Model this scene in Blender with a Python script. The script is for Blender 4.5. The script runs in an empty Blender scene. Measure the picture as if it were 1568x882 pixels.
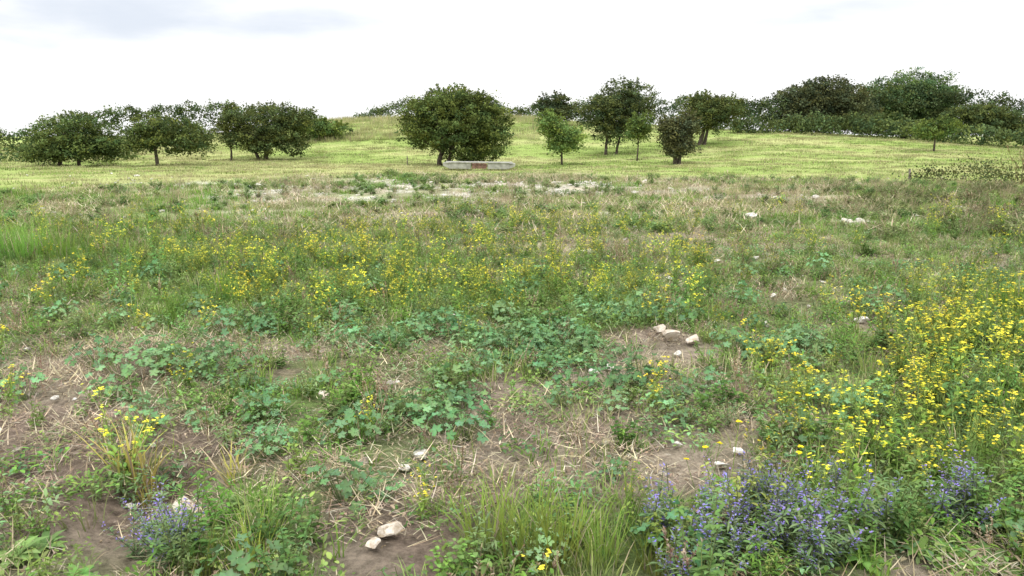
import bpy, math, random
import numpy as np
from mathutils import Vector, Matrix
R = np.random.RandomState(7)
random.seed(7)
scene = bpy.context.scene

# ------------------------------------------------------------------ noise
_tab = np.random.RandomState(11).rand(256, 256)
def vnoise(x, y, s, seed=0):
    x = np.asarray(x, float)/s + 17.3*seed + 100; y = np.asarray(y, float)/s + 9.7*seed + 100
    xi = np.floor(x).astype(int); yi = np.floor(y).astype(int)
    fx = x-xi; fy = y-yi
    fx = fx*fx*(3-2*fx); fy = fy*fy*(3-2*fy)
    a = _tab[xi % 256, yi % 256]; b = _tab[(xi+1) % 256, yi % 256]
    c = _tab[xi % 256, (yi+1) % 256]; d = _tab[(xi+1) % 256, (yi+1) % 256]
    return (a*(1-fx)+b*fx)*(1-fy)+(c*(1-fx)+d*fx)*fy
def fbm(x, y, s, seed=0, o=4):
    t = 0; amp = 1; n = 0
    for i in range(o):
        t = t+amp*vnoise(x, y, s/(2**i), seed+i*3); n += amp; amp *= .55
    return t/n
def sstep(a, b, x):
    t = np.clip((x-a)/(b-a), 0, 1); return t*t*(3-2*t)

# ------------------------------------------------------------------ terrain
HB = [-1.2, -.64, -.45, -.33, -.2, -.1, 0, .1, .2, .3, .45, .64, 1.2]
HV = [0.2, 0.3, 0.8, 1.8, 2.75, 2.9, 2.8, 2.5, 2.1, 1.7, 1.2, .5, .3]
def height(x, y):
    x = np.asarray(x, float); y = np.asarray(y, float)
    yy = np.maximum(y, 25.)
    b = x/yy
    H = np.interp(b, HB, HV)
    start = np.interp(b, [-.6, 0, .2, .35], [42, 44, 38, 31])
    end = np.interp(b, [-.6, 0, .2, .35], [76, 74, 70, 62])
    z = H*sstep(0, 1, (y-start)/(end-start))
    z = z-(H+3.0)*sstep(95, 190, y)
    near = 1-sstep(40, 90, y)
    z = z+.18*(fbm(x, y, 4.0, 1, 2)-.5)*sstep(1.5, 4, np.hypot(x, y))
    z = z+near*.15*(fbm(x, y, .8, 5, 3)-.5)
    z = z+.35*(fbm(x, y, 14., 8, 2)-.5)*sstep(38, 55, y)
    z = z-.18*np.exp(-((x+1.62)/.28)**2-((y-3.5)/.45)**2)   # small eroded hollow
    return z

def gb(b, d, cb, cd, rb, rd, a=1.):
    return a*np.exp(-((b-cb)/rb)**2-(np.log(d/cd)/rd)**2)
def summ(b, d, L):
    t = 0
    for l in L: t = t+gb(b, d, *l)
    return t
BARE = [(-.60, 5.5, .17, .11, 1.), (-.66, 4.1, .13, .2, 1.), (.02, 4.4, .12, .10, 1.), (.2, 6.0, .055, .10, 1.1), (-.35, 6.2, .16, .05, .8),
        (.26, 4.9, .06, .08, .7), (-.28, 3.8, .07, .08, .6), (-.16, 3.1, .06, .08, 1.), (.1, 3.75, .12, .05, .7), (.56, 2.85, .05, .05, .8),
        (-.19, 5.3, .06, .05, .7), (.3, 8.5, .16, .12, .4), (.2, 12, .2, .15, .4), (-.42, 4.2, .07, .1, .8), (-.45, 3.5, .06, .1, 1.), (.0, 11.5, .12, .08, .35), (-.08, 3.6, .08, .06, .6), (.12, 5.5, .03, .04, .5)]
LUSH = [(-.37, 3.05, .11, .13, 1.), (.04, 3.1, .10, .12, 1.2), (.2, 3.1, .14, .10, 1.), (-.42, 10.5, .25, .16, .9), (-.1, 8.4, .3, .16, .7),
        (.6, 4.1, .19, .34, 1.1), (-.6, 11.2, .09, .10, 1.3), (.42, 3.2, .14, .16, .9), (-.4, 8.0, .18, .12, .9), (.05, 6.9, .25, .10, .6), (-.62, 2.9, .1, .08, .6),
        (.35, 5.6, .2, .1, .4), (-.25, 4.7, .12, .12, .4)]
YEL = [(-.24, 9.0, .22, .18, .9), (-.02, 8.2, .18, .16, .9), (.07, 9.6, .14, .12, .6), (-.15, 4.8, .045, .08, 1.1), (.57, 5.0, .13, .26, 1.8), (.36, 4.3, .12, .14, .6),
       (.6, 6.6, .10, .12, 1.2), (.22, 5.0, .06, .08, .4), (-.42, 10.5, .15, .12, .6), (.5, 3.9, .16, .1, .8), (-.05, 13, .16, .12, .6), (.14, 10.5, .14, .12, .5), (-.3, 8, .12, .1, .6), (-.42, 5.1, .03, .05, .4), (-.5, 13, .15, .1, .4)]
MAL = [(.05, 6.5, .14, .09, 1.8), (0.0, 5.75, .13, .08, 1.3), (-.27, 4.6, .10, .12, 1.), (-.1, 4.9, .08, .09, .9), (.15, 5.2, .07, .1, .7), (.37, 5.9, .10, .05, 1.5),
       (-.46, 5.3, .06, .06, 1.), (-.52, 4.7, .07, .06, .8), (-.17, 6.3, .07, .05, .9), (-.12, 4.35, .07, .05, .8), (-.31, 4.0, .08, .08, .8), (.12, 4.9, .06, .05, .6), (.07, 4.2, .1, .1, .2), (-.32, 7, .12, .07, .6), (.2, 7.2, .08, .06, .8), (-.1, 3.4, .08, .06, .3)]
CHALK = [(-.13, 21.5, .07, .07, .8), (-.17, 26.5, .05, .07, .6), (.08, 26.5, .07, .06, .7), (-.33, 24.5, .07, .05, .5), (-.02, 24, .25, .14, .4), (-.35, 20.5, .06, .04, .5),
         (-.25, 22.5, .12, .08, .35), (.05, 17, .03, .02, .4), (.43, 15, .03, .05, .7), (.02, 22.5, .05, .03, .5), (-.3, 17.5, .05, .02, .4), (-.42, 26, .1, .04, .3), (.3, 21, .1, .04, .3), (.45, 17, .08, .05, .3)]
# individual stones (sideways ratio, distance, size)
LST = [(.105, 5.45, .11), (.125, 5.5, .10), (-.155, 5.15, .09), (.45, 7.0, .12), (.30, 15.8, .24), (.335, 8.3, .11), (.35, 8.6, .09), (.26, 10.4, .10), (.22, 4.0, .06),
       (.38, 20.5, .24), (-.60, 4.8, .07), (.31, 10.5, .11), (.2, 9.2, .09), (.215, 5.75, .08), (.3, 3.85, .08), (.28, 3.75, .08), (.42, 15, .28), (.44, 15.2, .2), (-.38, 6.3, .06)]
LIM = [(-.165, 3.12, .13), (-.245, 4.9, .11), (-.445, 3.55, .18), (-.45, 3.3, .14), (-.19, 3.0, .08), (.205, 6.2, .22), (.235, 6.1, .16), (.19, 6.4, .15)]

# ------------------------------------------------------------------ materials
def new_mat(name):
    m = bpy.data.materials.new(name); m.use_nodes = True
    nt = m.node_tree; nt.nodes.clear(); return m, nt, nt.nodes, nt.links
def veg_material(name, transl=.3, dryattr=True):
    m, nt, N, L = new_mat(name)
    out = N.new('ShaderNodeOutputMaterial')
    at = N.new('ShaderNodeAttribute'); at.attribute_name = 'Col'
    col = at.outputs['Color']
    if dryattr:
        dr = N.new('ShaderNodeAttribute'); dr.attribute_type = 'INSTANCER'; dr.attribute_name = 'dry'
        mx = N.new('ShaderNodeMix'); mx.data_type = 'RGBA'
        L.new(dr.outputs['Fac'], mx.inputs[0]); L.new(col, mx.inputs[6]); mx.inputs[7].default_value = (.43, .385, .22, 1)
        col = mx.outputs[2]
        oi = N.new('ShaderNodeObjectInfo')
        mr = N.new('ShaderNodeMapRange'); mr.inputs[3].default_value = .65; mr.inputs[4].default_value = 1.35
        L.new(oi.outputs['Random'], mr.inputs[0])
        hs = N.new('ShaderNodeHueSaturation'); L.new(mr.outputs[0], hs.inputs['Value'])
        mr2 = N.new('ShaderNodeMapRange'); mr2.inputs[3].default_value = .483; mr2.inputs[4].default_value = .517
        mul = N.new('ShaderNodeMath'); mul.operation = 'MULTIPLY'; mul.inputs[1].default_value = 7.13
        fr = N.new('ShaderNodeMath'); fr.operation = 'FRACT'
        L.new(oi.outputs['Random'], mul.inputs[0]); L.new(mul.outputs[0], fr.inputs[0]); L.new(fr.outputs[0], mr2.inputs[0])
        L.new(mr2.outputs[0], hs.inputs['Hue'])
        L.new(col, hs.inputs['Color']); col = hs.outputs[0]
    pb = N.new('ShaderNodeBsdfDiffuse'); L.new(col, pb.inputs[0])
    tr = N.new('ShaderNodeBsdfTranslucent'); L.new(col, tr.inputs[0])
    ms = N.new('ShaderNodeMixShader'); ms.inputs[0].default_value = transl
    L.new(pb.outputs[0], ms.inputs[1]); L.new(tr.outputs[0], ms.inputs[2]); L.new(ms.outputs[0], out.inputs[0])
    return m
M_VEG = veg_material('herbage', .3)
M_STRAW = veg_material('straw', .15)
M_LEAF = veg_material('hawthorn_foliage', .25, False)

def simple_mat(name, c1, c2, scale, rough=.9, bump=.4, detail=6):
    m, nt, N, L = new_mat(name)
    out = N.new('ShaderNodeOutputMaterial'); pb = N.new('ShaderNodeBsdfPrincipled'); pb.inputs['Roughness'].default_value = rough
    pb.inputs['Specular IOR Level'].default_value = .15
    tc = N.new('ShaderNodeTexCoord'); no = N.new('ShaderNodeTexNoise'); no.inputs['Scale'].default_value = scale; no.inputs['Detail'].default_value = detail
    L.new(tc.outputs['Object'], no.inputs['Vector'])
    cr = N.new('ShaderNodeValToRGB'); cr.color_ramp.elements[0].position = .35; cr.color_ramp.elements[1].position = .65
    cr.color_ramp.elements[0].color = (*c1, 1); cr.color_ramp.elements[1].color = (*c2, 1)
    L.new(no.outputs[0], cr.inputs[0]); L.new(cr.outputs[0], pb.inputs['Base Color'])
    bp = N.new('ShaderNodeBump'); bp.inputs['Strength'].default_value = bump; bp.inputs['Distance'].default_value = .02
    L.new(no.outputs[0], bp.inputs['Height']); L.new(bp.outputs[0], pb.inputs['Normal']); L.new(pb.outputs[0], out.inputs[0])
    return m
M_BARK = simple_mat('hawthorn_bark', (.045, .035, .025), (.14, .115, .09), 9)
M_CHALK = simple_mat('chalk_stone', (.36, .33, .27), (.68, .66, .60), 4, .95, .6)
M_FLINT = simple_mat('flint_stone', (.17, .14, .11), (.42, .37, .30), 4, .8, .6)
M_CONC = simple_mat('weathered_concrete', (.28, .275, .25), (.46, .455, .42), 6, .9, .3)
M_BRICK = simple_mat('weathered_brick', (.15, .085, .065), (.26, .16, .12), 12, .9, .3)
M_WOOD = simple_mat('weathered_timber', (.10, .085, .065), (.26, .23, .19), 8, .9, .5)
M_LIME = simple_mat('limestone', (.36, .29, .21), (.58, .52, .44), 4, .9, .6)

# ground material
m, nt, N, L = new_mat('field_soil_and_turf'); M_GROUND = m
out = N.new('ShaderNodeOutputMaterial'); pb = N.new('ShaderNodeBsdfPrincipled'); pb.inputs['Roughness'].default_value = 1; pb.inputs['Specular IOR Level'].default_value = .0
at = N.new('ShaderNodeAttribute'); at.attribute_name = 'Col'
tc = N.new('ShaderNodeTexCoord')
n1 = N.new('ShaderNodeTexNoise'); n1.inputs['Scale'].default_value = 14; n1.inputs['Detail'].default_value = 10; n1.inputs['Roughness'].default_value = .8
n2 = N.new('ShaderNodeTexNoise'); n2.inputs['Scale'].default_value = 1.1; n2.inputs['Detail'].default_value = 8; n2.inputs['Roughness'].default_value = .7
L.new(tc.outputs['Object'], n1.inputs['Vector']); L.new(tc.outputs['Object'], n2.inputs['Vector'])
r1 = N.new('ShaderNodeMapRange'); r1.inputs[1].default_value = .35; r1.inputs[2].default_value = .65; r1.inputs[3].default_value = .45; r1.inputs[4].default_value = 1.5
L.new(n1.outputs[0], r1.inputs[0])
r2 = N.new('ShaderNodeMapRange'); r2.inputs[1].default_value = .3; r2.inputs[2].default_value = .7; r2.inputs[3].default_value = .75; r2.inputs[4].default_value = 1.25
L.new(n2.outputs[0], r2.inputs[0])
mm = N.new('ShaderNodeMath'); mm.operation = 'MULTIPLY'; L.new(r1.outputs[0], mm.inputs[0]); L.new(r2.outputs[0], mm.inputs[1])
hs = N.new('ShaderNodeHueSaturation'); L.new(at.outputs['Color'], hs.inputs['Color']); L.new(mm.outputs[0], hs.inputs['Value'])
L.new(hs.outputs[0], pb.inputs['Base Color'])
bp = N.new('ShaderNodeBump'); bp.inputs['Strength'].default_value = 1.; bp.inputs['Distance'].default_value = .05
L.new(n1.outputs[0], bp.inputs['Height']); L.new(bp.outputs[0], pb.inputs['Normal']); L.new(pb.outputs[0], out.inputs[0])

# ------------------------------------------------------------------ mesh helpers
def mesh_from(name, V, F4=None, F3=None, cols=None, mats=(), fmat=None, smooth=False):
    me = bpy.data.meshes.new(name)
    V = np.asarray(V, np.float32); n4 = 0 if F4 is None else len(F4); n3 = 0 if F3 is None else len(F3)
    me.vertices.add(len(V)); me.vertices.foreach_set('co', V.ravel())
    li = []
    if n4: li.append(np.asarray(F4, np.int32).ravel())
    if n3: li.append(np.asarray(F3, np.int32).ravel())
    li = np.concatenate(li)
    me.loops.add(len(li)); me.loops.foreach_set('vertex_index', li)
    ls = np.concatenate([np.arange(n4)*4, n4*4+np.arange(n3)*3]).astype(np.int32)
    me.polygons.add(n4+n3); me.polygons.foreach_set('loop_start', ls)
    for mt in mats: me.materials.append(mt)
    if fmat is not None: me.polygons.foreach_set('material_index', np.asarray(fmat, np.int32))
    if smooth: me.polygons.foreach_set('use_smooth', np.ones(n4+n3, bool))
    me.update(calc_edges=True)
    if cols is not None:
        a = me.attributes.new('Col', 'FLOAT_COLOR', 'POINT')
        c = np.ones((len(V), 4), np.float32); c[:, :3] = cols; a.data.foreach_set('color', c.ravel())
    me.validate()
    return me

class Bld:
    def __init__(s): s.v = []; s.q = []; s.t = []; s.c = []
    def add(s, vs, qs, ts, col):
        o = len(s.v); s.v += [tuple(v) for v in vs]
        s.q += [tuple(o+i for i in q) for q in qs]; s.t += [tuple(o+i for i in q) for q in ts]
        if isinstance(col[0], (tuple, list, np.ndarray)): s.c += [tuple(c) for c in col]
        else: s.c += [tuple(col)]*len(vs)
    def blade(s, base, az, ln, w, lean, curve, c0, c1=None, seg=3):
        c1 = c1 or c0
        p = np.array(base, float); ang = lean
        side = np.array([-math.sin(az), math.cos(az), 0])
        vs = []; cs = []
        for i in range(seg+1):
            t = i/seg; ww = w*(1-t**1.6)*.5+.0002
            cc = tuple(c0[k]*(1-t)+c1[k]*t for k in range(3))
            if i == seg: vs.append(p.copy()); cs.append(cc)
            else: vs += [p-side*ww, p+side*ww]; cs += [cc, cc]
            d = np.array([math.cos(az)*math.sin(ang), math.sin(az)*math.sin(ang), math.cos(ang)])
            p = p+d*ln/seg; ang += curve/seg
        qs = [(2*i, 2*i+1, 2*i+3, 2*i+2) for i in range(seg-1)]
        s.add(vs, qs, [(2*seg-2, 2*seg-1, 2*seg)], cs); return p
    def stem(s, a, b, w, col):
        a = np.array(a, float); b = np.array(b, float); d = b-a; d /= max(np.linalg.norm(d), 1e-6)
        u = np.cross(d, [.3, .5, .8]); u /= max(np.linalg.norm(u), 1e-6); v = np.cross(d, u)
        vs = [a+u*w, a-u*w*.5+v*w*.86, a-u*w*.5-v*w*.86, b+u*w*.7, b-u*w*.35+v*w*.6, b-u*w*.35-v*w*.6]
        s.add(vs, [(0, 1, 4, 3), (1, 2, 5, 4), (2, 0, 3, 5)], [], col)
    def leaf(s, pos, az, el, ln, w, col, droop=.3):
        pos = np.array(pos, float)
        d = np.array([math.cos(az)*math.cos(el), math.sin(az)*math.cos(el), math.sin(el)])
        d2 = np.array([math.cos(az)*math.cos(el-droop), math.sin(az)*math.cos(el-droop), math.sin(el-droop)])
        sd = np.array([-math.sin(az), math.cos(az), 0]); up = np.cross(d, sd)
        if up[2] < 0: up = -up
        m1 = pos+d*ln*.5; tip = m1+d2*ln*.5
        a = pos+d*ln*.28; b = m1+d2*ln*.2
        vs = [pos, a+sd*w*.5+up*w*.12, b+sd*w*.42+up*w*.12, tip, b-sd*w*.42+up*w*.12, a-sd*w*.5+up*w*.12, m1]
        s.add(vs, [(0, 1, 2, 6), (0, 6, 4, 5)], [(6, 2, 3), (6, 3, 4)], col)
    def mleaf(s, pos, n, rad, col, az):
        n = np.array(n, float); n /= np.linalg.norm(n)
        u = np.cross(n, [math.cos(az), math.sin(az), .01]); u /= np.linalg.norm(u); v = np.cross(n, u)
        vs = [np.array(pos, float)-n*rad*.2]; K = 16
        for i in range(K):
            th = .25+i/(K-1)*(2*math.pi-.5); lob = [.62, 1.0, .92][i % 3]*rad
            vs.append(np.array(pos)+(u*math.cos(th)+v*math.sin(th))*lob+n*rad*(.14*math.sin(i*2.1)))
        cs = [tuple(c*1.2 for c in col)]+[tuple(c*U(.8, 1.15) for c in col) for _ in range(K)]
        s.add(vs, [], [(0, i, i+1) for i in range(1, K)], cs)
    def obj(s, name, mats):
        me = mesh_from(name, s.v, s.q if s.q else None, s.t if s.t else None, np.array(s.c), mats)
        return bpy.data.objects.new(name, me)
U = random.uniform
def jit(c, a=.2):
    k = 1+U(-a, a); return (c[0]*k*(1+U(-.08, .12)), c[1]*k, c[2]*k*(1+U(-.15, .15)))

G1 = (.135, .265, .046); G2 = (.20, .32, .068); G3 = (.10, .20, .05); GY = (.265, .335, .078)
ST = (.46, .39, .27); ST2 = (.30, .235, .17); ST3 = (.55, .49, .36)
MALC = (.155, .30, .13)
def p_grass(name, n, h, rad, w, col, tipcol, lean=.35, curve=.9, dead=.12):
    B = Bld()
    for i in range(n):
        a = U(0, 6.28); r = rad*math.sqrt(U(0, 1)); hh = h*U(.45, 1.1)
        if U(0, 1) < dead: c0 = jit(ST2); c1 = jit(ST)
        else: c0 = jit(col); c1 = jit(tipcol)
        B.blade((r*math.cos(a), r*math.sin(a), -.01), a+U(-1.2, 1.2), hh, w*U(.7, 1.3), U(0, lean), U(.1, curve), c0, c1)
    return B.obj(name, [M_VEG])
def p_straw(name, n, rad, w, L0, L1, zmax, lift=.25):
    B = Bld()
    for i in range(n):
        a = U(0, 6.28); r = rad*math.sqrt(U(0, 1)); az = U(0, 6.28); ln = L0+(L1-L0)*U(0, 1)**2
        c = jit(random.choice([ST, ST2, ST2, ST3, (.22, .17, .13)]), .25)
        B.blade((r*math.cos(a), r*math.sin(a), U(.0, zmax)), az, ln, w*U(.6, 1.6), U(1.5-lift*2, 1.6), U(-.4, .6), c, None, 2)
    for i in range(n//4):
        a = U(0, 6.28); r = rad*math.sqrt(U(0, 1)); c = jit(random.choice([(.17, .12, .085), (.26, .2, .14), (.33, .26, .18)]), .3)
        B.leaf((r*math.cos(a), r*math.sin(a), U(.005, zmax)), U(0, 6.28), U(-.4, .6), U(.015, .04), U(.008, .016), c, .8)
    return B.obj(name, [M_STRAW])
def p_mallow(name, n, rad, h, lr):
    B = Bld()
    for i in range(n):
        a = i*2.4+U(-.4, .4); r = rad*math.sqrt((i+.5)/n)*U(.8, 1.15); z = h*(1-.6*(r/rad)**2)*U(.4, 1.2)+.02
        p = (r*math.cos(a), r*math.sin(a), z)
        B.stem((r*.15*math.cos(a), r*.15*math.sin(a), -.01), p, .0018, jit((.16, .23, .08)))
        t = U(.1, 1.0)
        nn = (math.cos(a)*math.sin(t)+U(-.3, .3), math.sin(a)*math.sin(t)+U(-.3, .3), math.cos(t))
        B.mleaf(p, nn, lr*U(.5, 1.2), jit(MALC, .25), a)
    return B.obj(name, [M_VEG])
def p_mustard(name, h, nb, yc=(.72, .67, .07), fs=.0074, leafy=14):
    B = Bld(); sc = (.20, .28, .075)
    def fl(p, n, s, spread):
        for k in range(n):
            q = np.array(p)+np.array([U(-1, 1), U(-1, 1), U(-.5, 1.0)])*spread
            az = U(0, 6.28); d1 = np.array([math.cos(az), math.sin(az), U(-.3, .3)])*s; d2 = np.array([-math.sin(az), math.cos(az), U(-.3, .3)])*s
            B.add([q-d1, q-d2, q+d1, q+d2], [(0, 1, 2, 3)], [], jit(yc, .15))
    stems = max(1, nb//2+2)
    for j in range(stems):
        az = U(0, 6.28); top = np.array([math.cos(az)*h*U(.05, .6), math.sin(az)*h*U(.05, .6), h*U(.5, 1.05)])
        mid = top*.5+np.array([U(-.02, .02), U(-.02, .02), 0])
        B.stem((U(-.05, .05), U(-.05, .05), -.01), mid, .0024, jit(sc)); B.stem(mid, top, .0018, jit(sc))
        fl(top, 5, fs, .013)
        for b in range(nb):
            t = U(.3, .9); s0 = (mid*(t/.5) if t < .5 else mid+(top-mid)*((t-.5)/.5)); a2 = U(0, 6.28); l2 = h*U(.15, .45)
            e = s0+np.array([math.cos(a2)*.6, math.sin(a2)*.6, .8])*l2
            B.stem(s0, e, .0013, jit(sc)); fl(e, random.randint(1, 5), fs, .011)
            for k in range(6):
                q = s0+(e-s0)*U(.3, .95); B.blade(q, U(0, 6.28), .022, .003, U(.3, 1), 0, jit((.32, .38, .10)), None, 2)
        for k in range(leafy):
            t = U(.02, .85); q = top*t; B.leaf(q, U(0, 6.28), U(-.2, .8), U(.03, .07)*(1.25-t), U(.008, .02), jit(G2), .5)
    return B.obj(name, [M_VEG])
def p_bugloss(name, n, h):
    B = Bld()
    for j in range(n):
        az = U(0, 6.28); ln = U(.05, .6); top = np.array([math.cos(az)*ln*h, math.sin(az)*ln*h, h*U(.45, 1.05)]); b0 = np.array([U(-.06, .06), U(-.06, .06), -.01])
        B.stem(b0, top, .0025, jit((.19, .22, .12)))
        for k in range(40):
            t = U(.35, 1.0); q = b0+(top-b0)*t; a = U(0, 6.28); rr = .016*(1.25-t)+.004
            q = q+np.array([math.cos(a)*rr, math.sin(a)*rr, U(-.01, .01)])
            c = jit(random.choice([(.27, .22, .60), (.32, .26, .63), (.24, .22, .46), (.18, .22, .14), (.2, .23, .14), (.27, .23, .5)]), .2)
            B.leaf(q, a, U(0, .9), U(.009, .015), U(.006, .010), c, .3)
        for k in range(24):
            t = U(.02, .8); q = b0+(top-b0)*t; B.leaf(q, U(0, 6.28), U(-.1, .8), U(.03, .08), U(.007, .012), jit((.18, .28, .12)), .5)
    return B.obj(name, [M_VEG])
def p_herb(name, n, h, lw, ll, col, k=12, spread=.6):
    B = Bld()
    for j in range(n):
        az = U(0, 6.28); ln = U(.1, spread); top = np.array([math.cos(az)*ln*h, math.sin(az)*ln*h, h*U(.5, 1.05)*math.sqrt(max(.1, 1-.5*ln**2))]); b0 = np.array([U(-.04, .04), U(-.04, .04), -.01])
        B.stem(b0, top, .002, jit((.18, .22, .08)))
        for i in range(k):
            t = U(.1, 1.0)**.8; q = b0+(top-b0)*t
            B.leaf(q, i*2.4+U(-.5, .5), U(-.2, .8), ll*U(.6, 1.1)*(1.15-.5*t), lw*U(.7, 1.2)*(1.15-.5*t), jit(col, .25), .6)
    return B.obj(name, [M_VEG])
def p_carpet(name, n, rad, ll, col):
    B = Bld()
    for i in range(n):
        a = U(0, 6.28); r = rad*math.sqrt(U(0, 1))
        B.leaf((r*math.cos(a), r*math.sin(a), U(.0, .06)), U(0, 6.28), U(-.1, .9), ll*U(.5, 1.3), ll*U(.25, .55), jit(col, .3), .5)
    return B.obj(name, [M_VEG])
def p_rosette(name, n, ll, lw, col, el=.7):
    B = Bld()
    for i in range(n):
        B.leaf((0, 0, .01), i*2.4+U(-.3, .3), U(.15, el), ll*U(.6, 1.1), lw*U(.8, 1.2), jit(col, .2), U(.4, .9))
    return B.obj(name, [M_VEG])
def p_dead(name, n, h, cset=((.44, .375, .25), (.30, .24, .165), (.26, .17, .11)), sw=.0015):
    B = Bld()
    for j in range(n):
        az = U(0, 6.28); ln = U(.05, .6); top = np.array([math.cos(az)*ln*h, math.sin(az)*ln*h, h*U(.5, 1.05)]); b0 = np.array([U(-.06, .06), U(-.06, .06), -.01])
        c = jit(random.choice(cset))
        B.stem(b0, top, sw, c)
        for k in range(22):
            t = U(.6, 1.0); q = b0+(top-b0)*t; B.leaf(q, U(0, 6.28), U(.2, 1.2), U(5, 12)*sw, U(2.6, 4.6)*sw, jit(random.choice(cset), .3), .2)
    return B.obj(name, [M_STRAW])
def p_dandelion(name, n, h):
    B = Bld()
    for j in range(n):
        p = np.array([U(-.12, .12), U(-.12, .12), h*U(.6, 1.1)]); B.stem((p[0]*.3, p[1]*.3, 0), p, .0018, jit(G2))
        for k in range(14):
            a = k*.449; B.leaf(p, a, U(.1, .5), .016, .007, jit((.80, .70, .03), .1), .2)
    for i in range(10): B.leaf((0, 0, .01), i*2.4, U(.1, .6), U(.06, .12), .02, jit(G1), .6)
    return B.obj(name, [M_VEG])
def p_stone(name, seed, mat, flat=.55):
    import bmesh
    bm = bmesh.new(); bmesh.ops.create_icosphere(bm, subdivisions=3, radius=.5)
    rs = np.random.RandomState(seed)
    planes = [(lambda v: v/np.linalg.norm(v))(rs.randn(3)) for _ in range(9)]; ds = rs.uniform(.2, .40, 9)
    for v in bm.verts:
        p = np.array(v.co)
        for n_, d_ in zip(planes, ds):
            e = p.dot(n_)-d_
            if e > 0: p = p-n_*e
        p = p*(1+.06*rs.randn()*.5); v.co = (p[0]*1.15, p[1]*.8, p[2]*flat)
    me = bpy.data.meshes.new(name); bm.to_mesh(me); bm.free(); me.materials.append(mat)
    return bpy.data.objects.new(name, me)

# ------------------------------------------------------------------ scatter
NINST = 0
def scatter(name, protos, x, y, scl, dry=0, zoff=0, tilt=.0):
    global NINST
    n = len(x); NINST += n
    if n == 0: return
    me = bpy.data.meshes.new(name); me.vertices.add(n)
    z = height(x, y)+zoff
    me.vertices.foreach_set('co', np.stack([x, y, z], 1).astype(np.float32).ravel())
    rot = np.stack([R.uniform(-tilt, tilt, n), R.uniform(-tilt, tilt, n), R.uniform(0, 6.283, n)], 1)
    a = me.attributes.new('rot', 'FLOAT_VECTOR', 'POINT'); a.data.foreach_set('vector', rot.astype(np.float32).ravel())
    a = me.attributes.new('scl', 'FLOAT', 'POINT'); a.data.foreach_set('value', (np.ones(n)*scl).astype(np.float32))
    a = me.attributes.new('dry', 'FLOAT', 'POINT'); a.data.foreach_set('value', (np.ones(n)*dry).astype(np.float32))
    a = me.attributes.new('idx', 'INT', 'POINT'); a.data.foreach_set('value', R.randint(0, len(protos), n).astype(np.int32))
    ob = bpy.data.objects.new(name, me); scene.collection.objects.link(ob)
    col = bpy.data.collections.new(name+'_plants')
    for p in protos: col.objects.link(p)
    ng = bpy.data.node_groups.new(name+'_scatter', 'GeometryNodeTree')
    ng.interface.new_socket('Geometry', in_out='INPUT', socket_type='NodeSocketGeometry')
    ng.interface.new_socket('Geometry', in_out='OUTPUT', socket_type='NodeSocketGeometry')
    N = ng.nodes; L = ng.links
    gi = N.new('NodeGroupInput'); go = N.new('NodeGroupOutput'); ip = N.new('GeometryNodeInstanceOnPoints')
    ci = N.new('GeometryNodeCollectionInfo'); ci.inputs['Collection'].default_value = col
    ci.inputs['Separate Children'].default_value = True; ci.inputs['Reset Children'].default_value = True
    def na(nm, t):
        q = N.new('GeometryNodeInputNamedAttribute'); q.data_type = t; q.inputs['Name'].default_value = nm
        return q.outputs['Attribute']
    L.new(gi.outputs[0], ip.inputs['Points']); L.new(ci.outputs[0], ip.inputs['Instance']); ip.inputs['Pick Instance'].default_value = True
    L.new(na('idx', 'INT'), ip.inputs['Instance Index'])
    e = N.new('FunctionNodeEulerToRotation'); L.new(na('rot', 'FLOAT_VECTOR'), e.inputs[0]); L.new(e.outputs[0], ip.inputs['Rotation'])
    L.new(na('scl', 'FLOAT'), ip.inputs['Scale']); L.new(ip.outputs[0], go.inputs[0])
    md = ob.modifiers.new('scatter', 'NODES'); md.node_group = ng
    return ob
def sample(d0, d1, dens, field, bmax=.78, clearing=True):
    n = int(bmax*(d1*d1-d0*d0)*dens)
    d = np.sqrt(R.uniform(d0*d0, d1*d1, n)); b = R.uniform(-bmax, bmax, n); x = b*d
    p = np.clip(field(x, d, b), 0, 1)
    k = R.rand(n) < p
    if clearing:      # plants do not grow on top of or right against the larger stones
        for (sb, sd, ss) in LST+LIM:
            k &= ~((((x-sb*sd)/(.05+ss))**2+((d-sd+.14+sd*.01)/(.2+ss))**2) < 1)
    return x[k], d[k], b[k]

# ------------------------------------------------------------------ ground mesh
n = 420; k = 7.2; s = np.linspace(-1, 1, n)
gx = 700*np.sinh(k*s)/np.sinh(k); gy = 4+900*np.sinh(k*s)/np.sinh(k)
X, Y = np.meshgrid(gx, gy); X = X.ravel(); Y = Y.ravel(); Z = height(X, Y)
i = np.arange(n-1); I, J = np.meshgrid(i, i); I = I.ravel(); J = J.ravel()
F = np.stack([J*n+I, J*n+I+1, (J+1)*n+I+1, (J+1)*n+I], 1)
D = np.maximum(Y, 1.5); Bb = X/D
soil = np.array([.25, .195, .15]); straw = np.array([.45, .39, .29]); green = np.array([.15, .225, .065]); lawn = np.array([.26, .335, .10]); chalk = np.array([.60, .575, .50])
def mixc(a, b, f): return a*(1-f[:, None])+b*f[:, None]
def lawn_edge(b, x, d): return np.interp(b, [-.7, -.4, -.2, 0, .25, .45, .7], [23, 26, 31, 33, 29, 28, 26])+5*(fbm(x, d, 5, 40)-.5)
C = np.repeat(soil[None], len(X), 0)
C = mixc(C, straw, np.clip(sstep(.4, .65, fbm(X, Y, 1.0, 20))*.5+.6*sstep(9, 15, D), 0, 1))
gf = sstep(.40, .56, fbm(X, Y, 1.3, 30)); C = mixc(C, green, np.clip(gf*.7+.8*summ(Bb, D, LUSH)-.9*summ(Bb, D, BARE), 0, .9)*(1-.35*sstep(14, 18, D)))
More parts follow.
